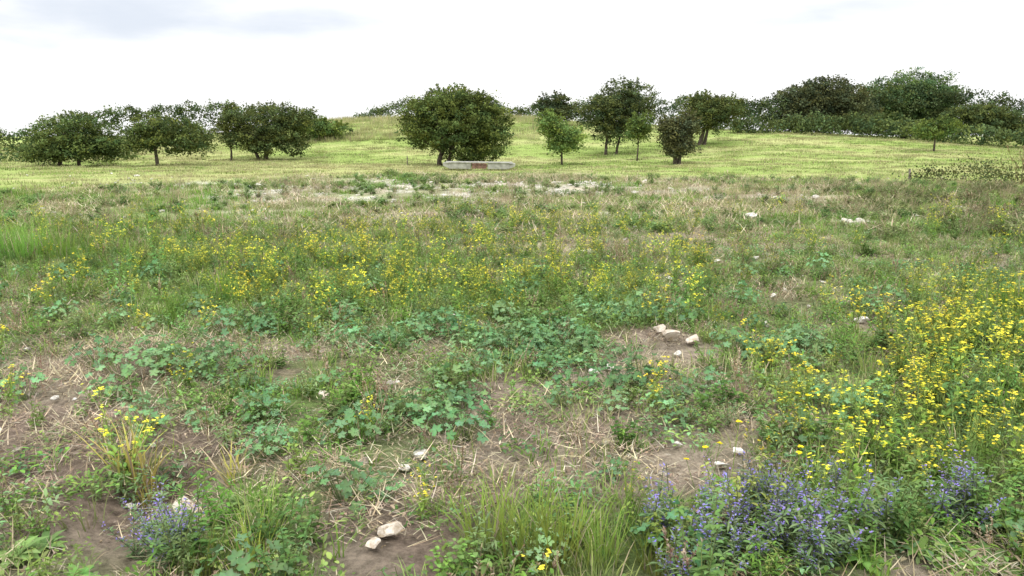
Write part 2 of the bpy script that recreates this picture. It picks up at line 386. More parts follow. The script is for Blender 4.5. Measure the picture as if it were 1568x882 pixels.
C = mixc(C, green*1.3, .5*sstep(.25, .6, Bb)*sstep(9, 14, D)+.5*sstep(-.1, -.45, Bb)*sstep(12, 16, D))
lf = sstep(0, 1, (D-lawn_edge(Bb, X, D))/3+.5)
hay = sstep(.42, .62, fbm(X*.25, Y, 1.5, 50))
lawnc = mixc(np.repeat(lawn[None], len(X), 0), np.array([.40, .40, .18]), hay*.7)
C = C*(1-lf[:, None])+lawnc*lf[:, None]
cf = np.clip(summ(Bb, D, CHALK)*1.5*sstep(.44, .60, fbm(X, Y, .8, 60)), 0, .65); C = mixc(C, chalk, cf)
me = mesh_from('ground', np.stack([X, Y, Z], 1), F, None, C, [M_GROUND], smooth=True)
ground = bpy.data.objects.new('ground', me); scene.collection.objects.link(ground)
def rough(b, x, d): return 1-sstep(-1.5, 1.5, d-lawn_edge(b, x, d))

# ------------------------------------------------------------------ near vegetation
def f_bare(b, d): return np.clip(summ(b, d, BARE), 0, 1)
def f_lush(b, d): return np.clip(summ(b, d, LUSH), 0, 1.3)

x, y, b = sample(1.6, 15, 26, lambda x, d, b: .24+.8*f_bare(b, d)+.4*sstep(.42, .6, fbm(x, d, 1., 20))-.4*f_lush(b, d), clearing=False)
scatter('straw_litter', [p_straw('straw_%d' % i, 70, .19, .0035, .03, .17, .05) for i in range(4)], x, y, R.uniform(.7, 1.3, len(x)), R.uniform(0, .3, len(x)), tilt=.12)
x, y, b = sample(1.6, 15, 36, lambda x, d, b: .2+.75*sstep(.40, .56, fbm(x, d, .7, 31))+.6*f_lush(b, d)-.75*f_bare(b, d))
dryf = np.clip(.0+.9*(fbm(x, y, 1.2, 70)-.45)*2+.1*sstep(10, 14, y)*(1-f_lush(b, y)), 0, .7)
scatter('short_grass', [p_grass('grass_%d' % i, 24, .15, .09, .0055, G1, c, .8, 1.3, .13) for i, c in enumerate([G2, G2, GY, G1])], x, y, R.uniform(.6, 1.3, len(x)), dryf, tilt=.1)
x, y, b = sample(1.6, 15, 48, lambda x, d, b: .26+.9*sstep(.40, .54, fbm(x, d, .45, 33))-.75*f_bare(b, d)+.2*f_lush(b, d))
scatter('low_weeds', [p_carpet('lowweed_%d' % i, 44, .12, .030, c) for i, c in enumerate([G1, MALC, (.18, .27, .09), G3, (.22, .32, .08)])], x, y, R.uniform(.6, 1.5, len(x)), R.uniform(0, .15, len(x)))
x, y, b = sample(1.8, 15, 27, lambda x, d, b: .08+.8*sstep(.42, .56, fbm(x, d, .6, 35))+.5*f_lush(b, d)-.85*f_bare(b, d)+.3*np.clip(summ(b, d, YEL), 0, 1))
scatter('leafy_herbs', [p_herb('herb_%d' % i, 6, .19, w_, l_, c) for i, (w_, l_, c) in enumerate([(.020, .045, G1), (.010, .045, (.18, .29, .10)), (.026, .045, G3), (.012, .03, (.23, .31, .09)), (.010, .05, (.17, .27, .11)), (.024, .04, (.16, .30, .07))])], x, y, R.uniform(.4, 1.3, len(x)), R.uniform(0, .15, len(x)), tilt=.12)
x, y, b = sample(1.8, 15, 14, lambda x, d, b: .02+.75*(np.clip(f_lush(b, d), 0, 1)**1.5)*sstep(.33, .53, fbm(x, d, .5, 38))-.5*f_bare(b, d)+.14*sstep(.54, .65, fbm(x, d, .6, 37)))
scatter('tall_grass', [p_grass('tallgrass_%d' % i, 34, .32, .08, .006, G1, c, .5, 1.2, .13) for i, c in enumerate([G2, GY, G1, G2])], x, y, R.uniform(.4, 1.05, len(x)), np.clip(R.uniform(-.1, .3, len(x)), 0, 1), tilt=.12)
TH = [(.62, 4.0, .18, .34, 1.2), (.45, 3.1, .12, .12, 1.), (.28, 3.2, .1, .1, .7), (-.45, 9.5, .25, .14, .7), (-.1, 8.0, .3, .14, .7), (-.36, 3.0, .1, .1, .8), (.52, 5.6, .14, .15, .8), (-.35, 7.5, .15, .1, .6), (.15, 7.5, .15, .08, .5), (-.2, 3.9, .06, .08, .3)]
x, y, b = sample(2.3, 13, 15, lambda x, d, b: summ(b, d, TH)*.85*sstep(.32, .52, fbm(x, d, .5, 61))+.015)
scatter('tall_weeds', [p_herb('tallweed_%d' % i, 7, .38, w_, l_, c, 20, .5) for i, (w_, l_, c) in enumerate([(.014, .06, G1), (.022, .05, G3), (.011, .06, (.19, .30, .11)), (.016, .045, GY), (.02, .055, (.15, .29, .08))])], x, y, R.uniform(.5, 1.2, len(x)), R.uniform(0, .12, len(x)), tilt=.15)
x, y, b = sample(2.6, 10, 32, lambda x, d, b: np.clip(summ(b, d, MAL), 0, 1.6)*.58*sstep(.28, .52, fbm(x, d, .4, 44))+.055)
scatter('mallow_plants', [p_mallow('mallow_%d' % i, 30, .16, .15, .028) for i in range(5)], x, y, R.uniform(.5, 1.35, len(x)), R.uniform(0, .12, len(x)), tilt=.12)
x, y, b = sample(2.4, 17, 30, lambda x, d, b: np.clip(summ(b, d, YEL), 0, 1.8)*.44*sstep(.18, .55, fbm(x, d, .6, 46))+.018)
scatter('yellow_mustard_flowers', [p_mustard('mustard_%d' % i, .34, 5) for i in range(6)], x, y, R.uniform(.55, 1.25, len(x))*(1+.3*sstep(.4, .55, b)), 0, tilt=.2)
x, y, b = sample(2.2, 14, 9, lambda x, d, b: .18+.5*sstep(.5, .65, fbm(x, d, .9, 48)))
scatter('dead_stalks', [p_dead('deadstalk_%d' % i, 7, .24) for i in range(4)], x, y, R.uniform(.5, 1.3, len(x)), 0, tilt=.25)
def place(name, protos, L, tilt=.05, dry=0):
    L = np.array(L, float); x = L[:, 0]*L[:, 1]; scatter(name, protos, x, L[:, 1], L[:, 2], dry, tilt=tilt)
bl = [(.345+R.randn()*.08, 3.12+R.randn()*.18, R.uniform(.65, 1.15)) for _ in range(30)]+[(-.465+R.randn()*.022, 3.1+R.randn()*.1, R.uniform(.7, 1.)) for _ in range(8)]+[(.60+R.randn()*.02, 3.3+R.randn()*.08, 1.) for _ in range(5)]
place('vipers_bugloss', [p_bugloss('bugloss_%d' % i, 6, .31) for i in range(4)], bl, .15)
place('hawkbit_flowers', [p_dandelion('hawkbit_%d' % i, 2, .28) for i in range(3)], [(.29, 3.55, 1.1), (.26, 3.4, 1), (.40, 3.95, 1), (.43, 3.7, 1), (.38, 3.35, 1), (.45, 3.3, 1)])
YT = (.38, .35, .09)
place('yellowing_leaf_clump', [p_grass('yellowclump_%d' % i, 28, .38, .09, .014, YT, (.50, .46, .13), .65, .8, .22) for i in range(2)], [(-.52, 3.75, 1.), (-.50, 3.7, .95), (-.37, 3.75, .75), (-.49, 3.6, .65)], dry=.05)
place('bottom_grass_tussock', [p_grass('tussock_%d' % i, 80, .36, .11, .007, (.27, .31, .08), (.22, .36, .06), .6, 1.1, .15) for i in range(3)],
      [(.02, 3.05, 1.1), (-.03, 3.1, .95), (.06, 3.0, .95), (.12, 3.0, .8), (-.35, 3.0, .7), (-.42, 2.95, .6), (.20, 2.95, .7), (.09, 3.15, .8)])
place('broad_leaf_rosettes', [p_rosette('rosette_%d' % i, 14, .15, .045, c) for i, c in enumerate([(.15, .28, .07), (.19, .31, .10)])],
      [(-.68, 2.95, 1), (-.64, 3.05, .8), (-.6, 2.85, .8), (.62, 2.95, 1), (.56, 3.0, .9), (.5, 3.1, .9), (.67, 3.2, 1), (-.36, 3.4, .8), (.48, 2.9, .9), (.66, 2.9, 1.)])
place('tall_grass_clump', [p_grass('edgeclump_%d' % i, 90, .55, .16, .008, G1, G2, .3, .9, .08) for i in range(3)],
      [(-.60, 11., 1.2), (-.62, 10.7, 1.1), (-.57, 10.9, 1.1), (-.64, 11.2, 1.2), (-.53, 11.3, .9), (-.37, 8.2, .8), (-.44, 6.9, .7), (-.66, 10.6, 1.2), (.29, 12.2, .5), (.12, 9.2, .4), (-.49, 10.8, .7), (.65, 7.0, .9), (.68, 6.8, 1.), (.62, 7.4, .7)])
place('dock_stalks', [p_dead('dock_%d' % i, 9, 1.3, ((.16, .14, .07), (.20, .13, .08), (.13, .15, .06)), .008) for i in range(2)], [(.635, 27, 1.), (.645, 26.5, 1.1), (.625, 28, .7), (.655, 27, 1.)], .1)

# ------------------------------------------------------------------ stones
ch = [p_stone('chalk_%d' % i, i+1, M_CHALK) for i in range(5)]
fl = [p_stone('flint_%d' % i, i+20, M_FLINT) for i in range(5)]
x, y, b = sample(2.4, 15, 7, lambda x, d, b: .15+.8*sstep(.55, .7, fbm(x, d, .7, 52)))
scatter('flint_pebbles', fl, x, y, R.gamma(2, .012, len(x))+.01, zoff=.004, tilt=.4)
x, y, b = sample(2.4, 19, 4.5, lambda x, d, b: .2+.6*sstep(.5, .7, fbm(x, d, 1.5, 53)))
scatter('chalk_pebbles', ch, x, y, R.gamma(2, .013, len(x))*(.6+.06*y)+.014, zoff=.02, tilt=.4)
x, y, b = sample(13, 33, 34, lambda x, d, b: np.clip(summ(b, d, CHALK), 0, 1)*.65*sstep(.42, .58, fbm(x, d, .8, 60))+.008)
scatter('chalk_rubble', ch, x, y, R.gamma(2, .028, len(x))+.025, zoff=.03, tilt=.4)
def stones(name, L, mat, s0, z=.02):
    for i_, (b_, d_, s_) in enumerate(L):
        o = p_stone(name, s0+i_, mat); o.location = (b_*d_, d_, float(height(b_*d_, d_))+z+s_*.15)
        o.scale = (s_, s_, s_*.9); o.rotation_euler = (U(-.3, .3), U(-.3, .3), U(0, 6)); scene.collection.objects.link(o)
stones('chalk_stone', LST, M_CHALK, 40)
stones('limestone_rock', LIM, M_LIME, 80)

# ------------------------------------------------------------------ mid field
x, y, b = sample(13, 33, 8, lambda x, d, b: rough(b, x, d)*(.6+1.8*(fbm(x, d, 2, 80)-.5)-.9*np.clip(summ(b, d, CHALK), 0, .8)-.45*sstep(-.25, -.5, b)-.35*sstep(.3, .55, b)))
scatter('mown_straw', [p_straw('midstraw_%d' % i, 50, .35, .010, .08, .35, .08, .3) for i in range(4)], x, y, R.uniform(.7, 1.3, len(x)), R.uniform(.1, .6, len(x)), tilt=.1)
x, y, b = sample(13, 34, 15, lambda x, d, b: rough(b, x, d)*(.2+.75*sstep(.40, .54, fbm(x, d, 1.6, 81))+.35*sstep(-.2, -.5, b)+.5*sstep(.3, .55, b)-.8*np.clip(summ(b, d, CHALK), 0, .9)))
dry = np.clip(.10+1.9*(fbm(x, y, 2.2, 85)-.5)-.1*sstep(.3, .5, b)-.15*sstep(-.2, -.5, b)+R.uniform(-.2, .2, len(x)), 0, .8)
scatter('rough_grass', [p_grass('midgrass_%d' % i, 44, .17, .26, .011, G1, c, .8, 1.2, .13) for i, c in enumerate([G2, GY, G2, G1])], x, y, R.uniform(.6, 1.2, len(x)), dry, tilt=.1)
x, y, b = sample(13, 32, 6., lambda x, d, b: rough(b, x, d)*(.9*sstep(.48, .58, fbm(x, d, 1.5, 88))+.15*sstep(.3, .5, b)+.5*np.clip(summ(b, d, [(-.1, 24, .25, .12)]), 0, 1)*sstep(.45, .6, fbm(x, d, 1.4, 89))))
scatter('field_weeds', [p_herb('midherb_%d' % i, 12, .24, .04, .08, c, 12, .9) for i, c in enumerate([(.15, .27, .09), (.12, .23, .07), (.19, .30, .08)])], x, y, R.uniform(.5, 1.15, len(x)), R.uniform(0, .2, len(x)))
x, y, b = sample(11, 28, 2.5, lambda x, d, b: rough(b, x, d)*(sstep(.48, .6, fbm(x, d, 2.5, 92))*.8+.05))
scatter('seed_stalks', [p_dead('seedstalk_%d' % i, 16, .4, ((.42, .37, .26), (.34, .24, .17), (.44, .40, .24))) for i in range(3)], x, y, R.uniform(.6, 1.2, len(x)), .2, tilt=.2)
x, y, b = sample(12, 26, 7, lambda x, d, b: np.clip(summ(b, d, [(.60, 18.5, .14, .22, 1.1), (.57, 22, .12, .1, 1.), (.66, 14, .12, .2, .7)]), 0, 1)*.75, .95)
scatter('bramble_patch', [p_herb('bramble_%d' % i, 12, .32, .04, .07, c, 12, 1.2) for i, c in enumerate([(.10, .16, .05), (.15, .16, .08), (.15, .19, .07), (.17, .14, .08)])], x, y, R.uniform(.5, 1.2, len(x)), R.uniform(0, .25, len(x)))
# lawn beyond
x, y, b = sample(22, 90, 3., lambda x, d, b: (.5+.5*sstep(32, 36, d)-.5*sstep(60, 90, d))*sstep(-2, 2, d-lawn_edge(b, x, d)), clearing=False)
hayf = sstep(.42, .62, fbm(x*.25, y, 1.5, 50))
dry = np.clip(.08+.6*hayf+R.uniform(-.1, .15, len(x)), 0, .8)
scatter('meadow_grass', [p_grass('meadow_%d' % i, 56, .13, .6, .022, (.185, .28, .068), (.27, .36, .10), .9, 1.0, .1) for i in range(4)], x, y, R.uniform(.6, 1.2, len(x)), dry, tilt=.05)
x, y, b = sample(56, 88, 1.4, lambda x, d, b: sstep(-.34, -.26, b)*(1-sstep(.0, .1, b))*.9, clearing=False)
scatter('long_bank_grass', [p_grass('bankgrass_%d' % i, 50, .5, .7, .03, (.24, .30, .10), (.38, .38, .18), .3, .6, .2) for i in range(3)], x, y, R.uniform(.5, 1.1, len(x)), R.uniform(0, .4, len(x)))

# ------------------------------------------------------------------ trees
def tube(pts, rads, sides=6):
    V = []; F = []
    pts = [np.array(p, float) for p in pts]
    for i_, (p, r) in enumerate(zip(pts, rads)):
        d = pts[min(i_+1, len(pts)-1)]-pts[max(i_-1, 0)]; d /= max(np.linalg.norm(d), 1e-6)
        u = np.cross(d, [.2, 1, .1]); u /= np.linalg.norm(u); v = np.cross(d, u)
        for s_ in range(sides):
            a = s_*2*math.pi/sides; V.append(p+(u*math.cos(a)+v*math.sin(a))*r)
    for i_ in range(len(pts)-1):
        for s_ in range(sides):
            a = i_*sides+s_; b_ = i_*sides+(s_+1) % sides; F.append((a, b_, b_+sides, a+sides))
    return V, F
TB = 1.45
def tree(name, b, d, lobes, trunks, col, seed, nclu=420, lpc=34, ls=.065, shoots=26, sig=.13, zb=0, fill=.45):
    rs = np.random.RandomState(seed)
    bx = b*d; z0 = float(height(bx, d))-.05+zb
    lobes = np.array(lobes, float)
    vol = lobes[:, 2]*lobes[:, 3]*lobes[:, 4]; pr = vol**.75; pr /= pr.sum()
    li = rs.choice(len(lobes), nclu, p=pr)
    u = rs.randn(nclu, 3); u /= np.linalg.norm(u, axis=1)[:, None]
    rr = np.where(rs.rand(nclu) < fill, rs.uniform(.25, .85, nclu), rs.uniform(.82, 1.08, nclu))
    bump = 1+.34*(vnoise(u[:, 0]*2+u[:, 1]*1.3, u[:, 2]*2+u[:, 1], .55, seed)-.5)*2
    l = lobes[li]
    cc = np.stack([l[:, 0]+u[:, 0]*rr*bump*l[:, 2], u[:, 1]*rr*bump*l[:, 3], l[:, 1]+u[:, 2]*rr*bump*l[:, 4]], 1)
    ok = cc[:, 2] > .12; cc = cc[ok]; nc = len(cc)
    cb = rs.uniform(.45, 1.55, nc); hue = rs.uniform(-.12, .22, nc); sz = rs.uniform(.6, 1.35, nc)
    sh = []
    V = []; F = []
    for k_ in range(shoots):
        L_ = lobes[rs.choice(len(lobes), p=pr)]; th = rs.uniform(.1, math.pi-.1); ph = rs.uniform(-.7, .7)
        o = np.array([L_[0]+math.cos(th)*L_[2]*.85, math.sin(ph)*L_[3]*.7, L_[1]+math.sin(th)*L_[4]*.85])
        dr = np.array([math.cos(th)*.8+rs.uniform(-.3, .3), ph*.5, math.sin(th)+.4]); dr /= np.linalg.norm(dr)
        ln = rs.uniform(.3, .7)*(.6+.15*L_[4])
        a, f = tube([o, o+dr*ln*.5, o+dr*ln+np.array([0, 0, .05])], [.014, .010, .005], 3)
        off = len(V); V += a; F += [tuple(off+q for q in t) for t in f]
        for t in np.arange(.1, 1.01, .12): sh.append(o+dr*ln*t+rs.randn(3)*.03)
    for (x0, dx, r0) in trunks:
        for j in range(max(5, 14//len(trunks))):
            L_ = lobes[rs.choice(len(lobes), p=pr)]
            e = np.array([L_[0]+rs.uniform(-.75, .75)*L_[2], rs.uniform(-.7, .7)*L_[3], L_[1]+rs.uniform(-.5, .75)*L_[4]])
            fork = np.array([x0+dx, rs.uniform(-.05, .05), max(.35, (lobes[:, 1]-lobes[:, 4]).min()+.45)+rs.uniform(0, .5)])
            p0 = np.array([x0, 0, -.1]); p1 = p0*.5+fork*.5+rs.randn(3)*.04
            m1 = fork*.6+e*.4+rs.randn(3)*.12; m2 = fork*.25+e*.75+rs.randn(3)*.12
            a, f = tube([p0, p1, fork, m1, m2, e] if j == 0 else [fork-(fork-p1)*.3, fork, m1, m2, e], [r0*1.4, r0, r0*.8, r0*.5, r0*.28, .012] if j == 0 else [r0*.7, r0*.62, r0*.4, r0*.22, .01])
            off = len(V); V += a; F += [tuple(off+q for q in t) for t in f]
    V = np.array(V); F = np.array(F)
    ci = np.repeat(np.arange(nc), lpc); nl = len(ci)
    pos = cc[ci]+rs.randn(nl, 3)*sig*sz[ci][:, None]*np.array([1.25, 1.25, .7])
    shp = np.repeat(np.array(sh), 4, 0); shp = shp+rs.randn(*shp.shape)*.03
    bright = np.concatenate([cb[ci], rs.uniform(.8, 1.4, len(shp))]); hu = np.concatenate([hue[ci], rs.uniform(0, .2, len(shp))])
    pos = np.concatenate([pos, shp]); nl = len(pos)
    size = ls*rs.uniform(.55, 1.2, nl)
    a = rs.randn(nl, 3); a[:, 2] *= .6; a /= np.linalg.norm(a, axis=1)[:, None]; w = rs.randn(nl, 3); bb = np.cross(a, w); bb /= np.linalg.norm(bb, axis=1)[:, None]
    a = a*size[:, None]; bb = bb*(size*.62)[:, None]
    LV = np.stack([pos-a, pos-bb, pos+a, pos+bb], 1).reshape(-1, 3)
    LF = np.arange(nl*4).reshape(-1, 4)+len(V)
    col = np.array(col)*TB
    lc = col[None]*bright[:, None]*rs.uniform(.75, 1.3, (nl, 1)); lc = lc*np.stack([1+hu*1.6, 1+hu*.5, 1-hu], 1)
    C = np.concatenate([np.full((len(V), 3), .06), np.repeat(lc, 4, 0)])
    AV = np.concatenate([V, LV]) ; AF = np.concatenate([F, LF]).astype(int)
    fm = np.concatenate([np.ones(len(F)), np.zeros(nl)])
    me = mesh_from(name, AV, AF, None, np.clip(C, 0, 1), [M_LEAF, M_BARK], fm)
    o = bpy.data.objects.new(name, me); o.location = (bx, d, z0); scene.collection.objects.link(o); return o
DK = (.065, .085, .032); MD = (.08, .118, .035); LG = (.10, .15, .045)
tree('hawthorn_tree', -.545, 41, [(-.7, 1.2, 1.3, 1.3, .8), (.6, 1.8, 1.3, 1.2, .85), (1.6, 1.1, 1.0, 1.2, .7), (-1.7, .8, .8, 1., .5), (.2, .9, 1.9, 1.2, .6)], [(-.7, .2, .09), (.3, .1, .08)], (.066, .095, .034), 1, 600)
tree('hawthorn_tree', -.435, 41, [(-.4, 1.75, 1.0, 1.1, .7), (.8, 1.5, 1.3, 1.2, .75), (-1.0, 1.2, .8, 1., .5), (1.8, 1.25, .9, .9, .6)], [(-.2, -.1, .08)], (.070, .095, .034), 2, 470)
tree('hawthorn_tree', -.325, 47, [(-.8, 2.4, .9, 1.0, .7), (-.9, 1.6, 1.1, 1., .6), (1.6, 2.3, 1.6, 1.4, .9), (2.9, 2.4, 1.1, 1.1, .6), (.6, 1.2, 1.3, 1.3, .7), (2.4, 1.2, 1.1, 1.2, .7)], [(.9, .3, .13), (.6, -.5, .1), (-1.1, 0, .06)], DK, 3, 760, shoots=40)
tree('hawthorn_tree', -.075, 41, [(0.4, 2.2, 2.2, 2.0, 1.5), (-1.0, 2.5, 1.3, 1.4, 1.05), (.1, 3.2, 1.4, 1.4, .7), (1.8, 1.9, 1.2, 1.4, 1.1), (1.2, .95, 1.6, 1.4, .75), (-1.6, 1.6, .8, 1.1, .6), (1.5, 3.0, .9, .9, .55)],
     [(-.6, .15, .12), (-.35, .35, .10)], (.070, .097, .032), 4, 1300, 36, shoots=80)
tree('hawthorn_sapling', .062, 42, [(-.1, 1.6, .9, .8, .5), (-.7, 2.2, .6, .7, .5), (.6, 1.4, .7, .7, .5), (0, 1.0, .8, .7, .35)], [(0, .02, .045)], LG, 5, 210, shoots=26)
tree('hawthorn_tree', .118, 49, [(-.3, 2.4, 1.6, 1.5, 1.0), (1.1, 3.5, 1.5, 1.4, .9), (.3, 1.6, 1.4, 1.3, .7), (1.5, 2.5, 1.3, 1.2, .9), (-.1, 3.0, 1.1, 1.2, .7)], [(-.1, .1, .08), (.5, .3, .07)], (.060, .08, .035), 6, 760, shoots=44)
tree('hawthorn_sapling', .155, 44, [(0, 1.5, .6, .6, .45), (.2, 2.0, .5, .5, .4)], [(0, 0, .035)], MD, 7, 80, shoots=18)
tree('hawthorn_bush', .203, 41, [(0, 1.4, .8, .8, .75), (-.3, 1.9, .55, .6, .5), (.5, 2.0, .5, .6, .5), (.1, .9, .7, .7, .4)], [(0, 0, .10), (.15, .1, .08)], (.065, .075, .038), 8, 330, shoots=46)
tree('hawthorn_tree', .235, 52, [(.1, 2.2, 1.4, 1.3, .9), (1.2, 2.5, 1.2, 1.1, .65), (-.5, 1.6, 1.1, 1.1, .7), (.9, 1.6, 1.1, 1.1, .7), (-.2, 2.7, .9, .9, .45)], [(-.2, .4, .12), (.1, .3, .09)], (.068, .088, .032), 9, 560, shoots=40)
tree('hawthorn_tree', .052, 66, [(0, 1.7, 1.3, 1.2, .9), (.3, 1.1, 1.5, 1.3, .7)], [(0, 0, .1)], (.055, .072, .034), 10, 260, ls=.09, shoots=14)
tree('hawthorn_tree', .375, 66, [(-1.6, 2.3, 2.1, 2., 1.6), (.4, 2.9, 2.4, 2.2, 1.6), (2.4, 2.4, 2., 2., 1.5), (-.2, 1.2, 4.0, 2.2, 1.1)], [(0, 0, .15)], (.058, .07, .036), 11, 1500, ls=.09, shoots=40, sig=.19)
tree('sycamore_tree', .482, 70, [(-1.5, 3.0, 2.6, 2.2, 1.8), (1.0, 3.7, 2.8, 2.2, 1.9), (2.8, 2.8, 2.1, 2., 1.8), (0, 1.9, 4.5, 2.2, 1.6), (-3.2, 2.2, 2.0, 1.6, 1.6)], [(0, 0, .18)], (.070, .112, .045), 12, 2400, ls=.09, shoots=4, sig=.19)
tree('hawthorn_sapling', .522, 49, [(-.1, 1.3, 1.1, .9, .45), (.4, 1.6, .9, .8, .35)], [(0, 0, .05)], MD, 13, 180, shoots=18)
tree('hawthorn_tree', .58, 62, [(-.8, 2.1, 1.8, 1.3, 1.0), (.9, 1.9, 1.7, 1.2, 1.0), (2.4, 1.3, 1.4, 1.1, .8)], [(0, .2, .1)], (.062, .085, .034), 14, 800, ls=.085, shoots=24)
tree('hawthorn_bush', -.235, 58, [(-.5, .9, 1.3, 1.1, .8), (.8, .7, 1.3, 1.1, .6)], [(0, 0, .05)], MD, 15, 220, ls=.085, shoots=14)

def hedge(name, pts, hgt, wid, col, seed, dens=7, ls=.10):
    rs = np.random.RandomState(seed); b0, d0 = pts[0][0], pts[0][1]; x0 = b0*d0
    P = [(p[0]*p[1], p[1], p[2]) for p in pts]; zbase = float(height(x0, d0))
    cc = []
    for i_ in range(len(P)-1):
        ax, ay, ah = P[i_]; bx_, by_, bh = P[i_+1]; ln = math.hypot(bx_-ax, by_-ay); m_ = int(ln*dens*hgt)
        t = rs.rand(m_); x_ = ax+(bx_-ax)*t; y_ = ay+(by_-ay)*t; h_ = (ah+(bh-ah)*t)*hgt
        h_ = h_*(.5+1.0*fbm(x_, y_, 2.2, seed, 3))
        z_ = h_*np.sqrt(rs.uniform(.0, 1, m_)); x_ = x_+rs.uniform(-.3, .3, m_); yo = rs.uniform(-1, 1, m_)*wid*np.sqrt(np.clip(1-(z_/h_)**3, .05, 1))
        cc.append(np.stack([x_, y_+yo, height(x_, y_)+z_], 1))
    cc = np.concatenate(cc); nc = len(cc); lpc = 30
    ci = np.repeat(np.arange(nc), lpc); pos = cc[ci]+rs.randn(len(ci), 3)*np.array([.22, .22, .16])
    nl = len(pos); size = ls*rs.uniform(.55, 1.2, nl)
    a = rs.randn(nl, 3); a /= np.linalg.norm(a, axis=1)[:, None]; bb = np.cross(a, rs.randn(nl, 3)); bb /= np.linalg.norm(bb, axis=1)[:, None]
    a = a*size[:, None]; bb = bb*(size*.62)[:, None]
    LV = np.stack([pos-a, pos-bb, pos+a, pos+bb], 1).reshape(-1, 3)
    cb = rs.uniform(.55, 1.45, nc)*(.6+.8*fbm(cc[:, 0], cc[:, 1], 3., seed+5, 2)); hu = rs.uniform(-.1, .2, nc)
    lc = np.array(col)[None]*TB*(cb[ci]*rs.uniform(.75, 1.3, nl))[:, None]*np.stack([1+hu[ci]*1.6, 1+hu[ci]*.5, 1-hu[ci]], 1)
    me = mesh_from(name, LV-np.array([x0, d0, zbase]), np.arange(nl*4).reshape(-1, 4), None, np.repeat(lc, 4, 0), [M_LEAF])
    o = bpy.data.objects.new(name, me); o.location = (x0, d0, zbase); scene.collection.objects.link(o)
hedge('hedgerow', [(-.85, 62, 1), (-.64, 62, .8), (-.5, 64, 1.05), (-.42, 68, 1.2), (-.36, 70, 1.25), (-.31, 72, .9), (-.27, 74, .6)], 2.2, .9, (.062, .09, .036), 31, dens=10)
hedge('hedgerow', [(-.19, 80, .25), (-.13, 80, 1.), (-.08, 80, 1.15), (0.0, 80, .8), (.06, 78, .9), (.14, 76, 1.4), (.2, 74, 1.5), (.27, 72, 1.2), (.31, 70, 1.)], 1.8, .9, (.065, .092, .04), 32, dens=9)
hedge('hedgerow', [(.25, 64, .9), (.33, 66, 1.3), (.42, 68, 1.5), (.5, 68, 1.7), (.58, 66, 1.8), (.64, 64, 1.7), (.9, 62, 1.7)], 2.0, .9, (.055, .078, .036), 33, dens=13)
hedge('bramble_bank', [(.27, 60, .6), (.36, 59.5, .9), (.42, 60, 1.1), (.5, 60, 1.1), (.6, 59, 1.), (.8, 58, .8)], 1.35, .9, (.065, .092, .038), 34, dens=14)
hedge('low_scrub', [(-.8, 46, .5), (-.64, 46, .5), (-.56, 46, 1.), (-.5, 46, .9), (-.47, 47, .6)], 1.0, .9, (.055, .08, .032), 35)
hedge('bramble_bush', [(.50, 27.5, .4), (.57, 27, 1.1), (.6, 27.5, .6), (.72, 27, .8)], .6, .4, (.065, .08, .034), 36, dens=26, ls=.045)

# ------------------------------------------------------------------ concrete trough with bricks
import bmesh
def prism(bm, prof, x0, x1, mat):
    a = [bm.verts.new((x0, p[0], p[1])) for p in prof]; b = [bm.verts.new((x1, p[0], p[1])) for p in prof]
    n_ = len(prof)
    fs = [bm.faces.new(a[::-1]), bm.faces.new(b)]+[bm.faces.new((a[i_], a[(i_+1) % n_], b[(i_+1) % n_], b[i_])) for i_ in range(n_)]
    for f in fs: f.material_index = mat
bm = bmesh.new()
for sx in (-1, 1):
    prof = [(-.28, 0), (.28, 0), (.33, .27), (.25, .27), (.2, .08), (-.2, .08), (-.25, .27), (-.33, .27)]
    prism(bm, prof, min(sx*.38, sx*1.35), max(sx*.38, sx*1.35), 0)
    p2 = [(-.26, .02), (.26, .02), (.30, .255), (-.30, .255)]
    a = [bm.verts.new((sx*1.352, p[0], p[1])) for p in p2]; b = [bm.verts.new((sx*1.62, p[0]*.85, .12+p[1]*.55)) for p in p2]
    bm.faces.new(a); bm.faces.new(b[::-1])
    for i_ in range(4): bm.faces.new((a[i_], a[(i_+1) % 4], b[(i_+1) % 4], b[i_]))
prism(bm, [(-.37, .272), (-.24, .272), (-.24, .315), (-.37, .315)], -1.5, 1.5, 0)
prism(bm, [(.24, .272), (.37, .272), (.37, .315), (.24, .315)], -1.5, 1.5, 0)
rs = random.Random(3)
for row in range(3):
    for c_ in range(3):
        for dy in (-.3, .02):
            x0 = -.34+c_*.228+(.02 if row % 2 else 0); y0 = dy+rs.uniform(-.01, .01); z0 = .01+row*.078
            prism(bm, [(y0, z0), (y0+.22, z0), (y0+.22, z0+.068), (y0, z0+.068)], x0, x0+.215, 1)
bmesh.ops.recalc_face_normals(bm, faces=bm.faces)
me = bpy.data.meshes.new('concrete_trough'); bm.to_mesh(me); bm.free(); me.materials.append(M_CONC); me.materials.append(M_BRICK)
o = bpy.data.objects.new('concrete_trough', me); o.location = (-1.48, 36.3, float(height(-1.48, 36.3))+.06); o.rotation_euler = (0, .01, .03); scene.collection.objects.link(o)
bv = o.modifiers.new('bevel', 'BEVEL'); bv.width = .008; bv.segments = 2

def post(name, b, d, h, r):
    V, F_ = tube([(0, 0, -.1), (.01, 0, h*.5), (0, .01, h*.97), (0, 0, h)], [r, r*.95, r*.9, r*.6], 8)
    me = mesh_from(name, np.array(V), np.array(F_), None, None, [M_WOOD]); o = bpy.data.objects.new(name, me)
    o.location = (b*d, d, float(height(b*d, d))); o.rotation_euler = (U(-.05, .05), U(-.05, .05), 0); scene.collection.objects.link(o)
post('fence_post', -.635, 55, 1.4, .08); post('fence_post', -.655, 57, 1.3, .07)
post('wooden_stake', -.13, 41, .5, .03); post('wooden_stake', .495, 28, .4, .045)

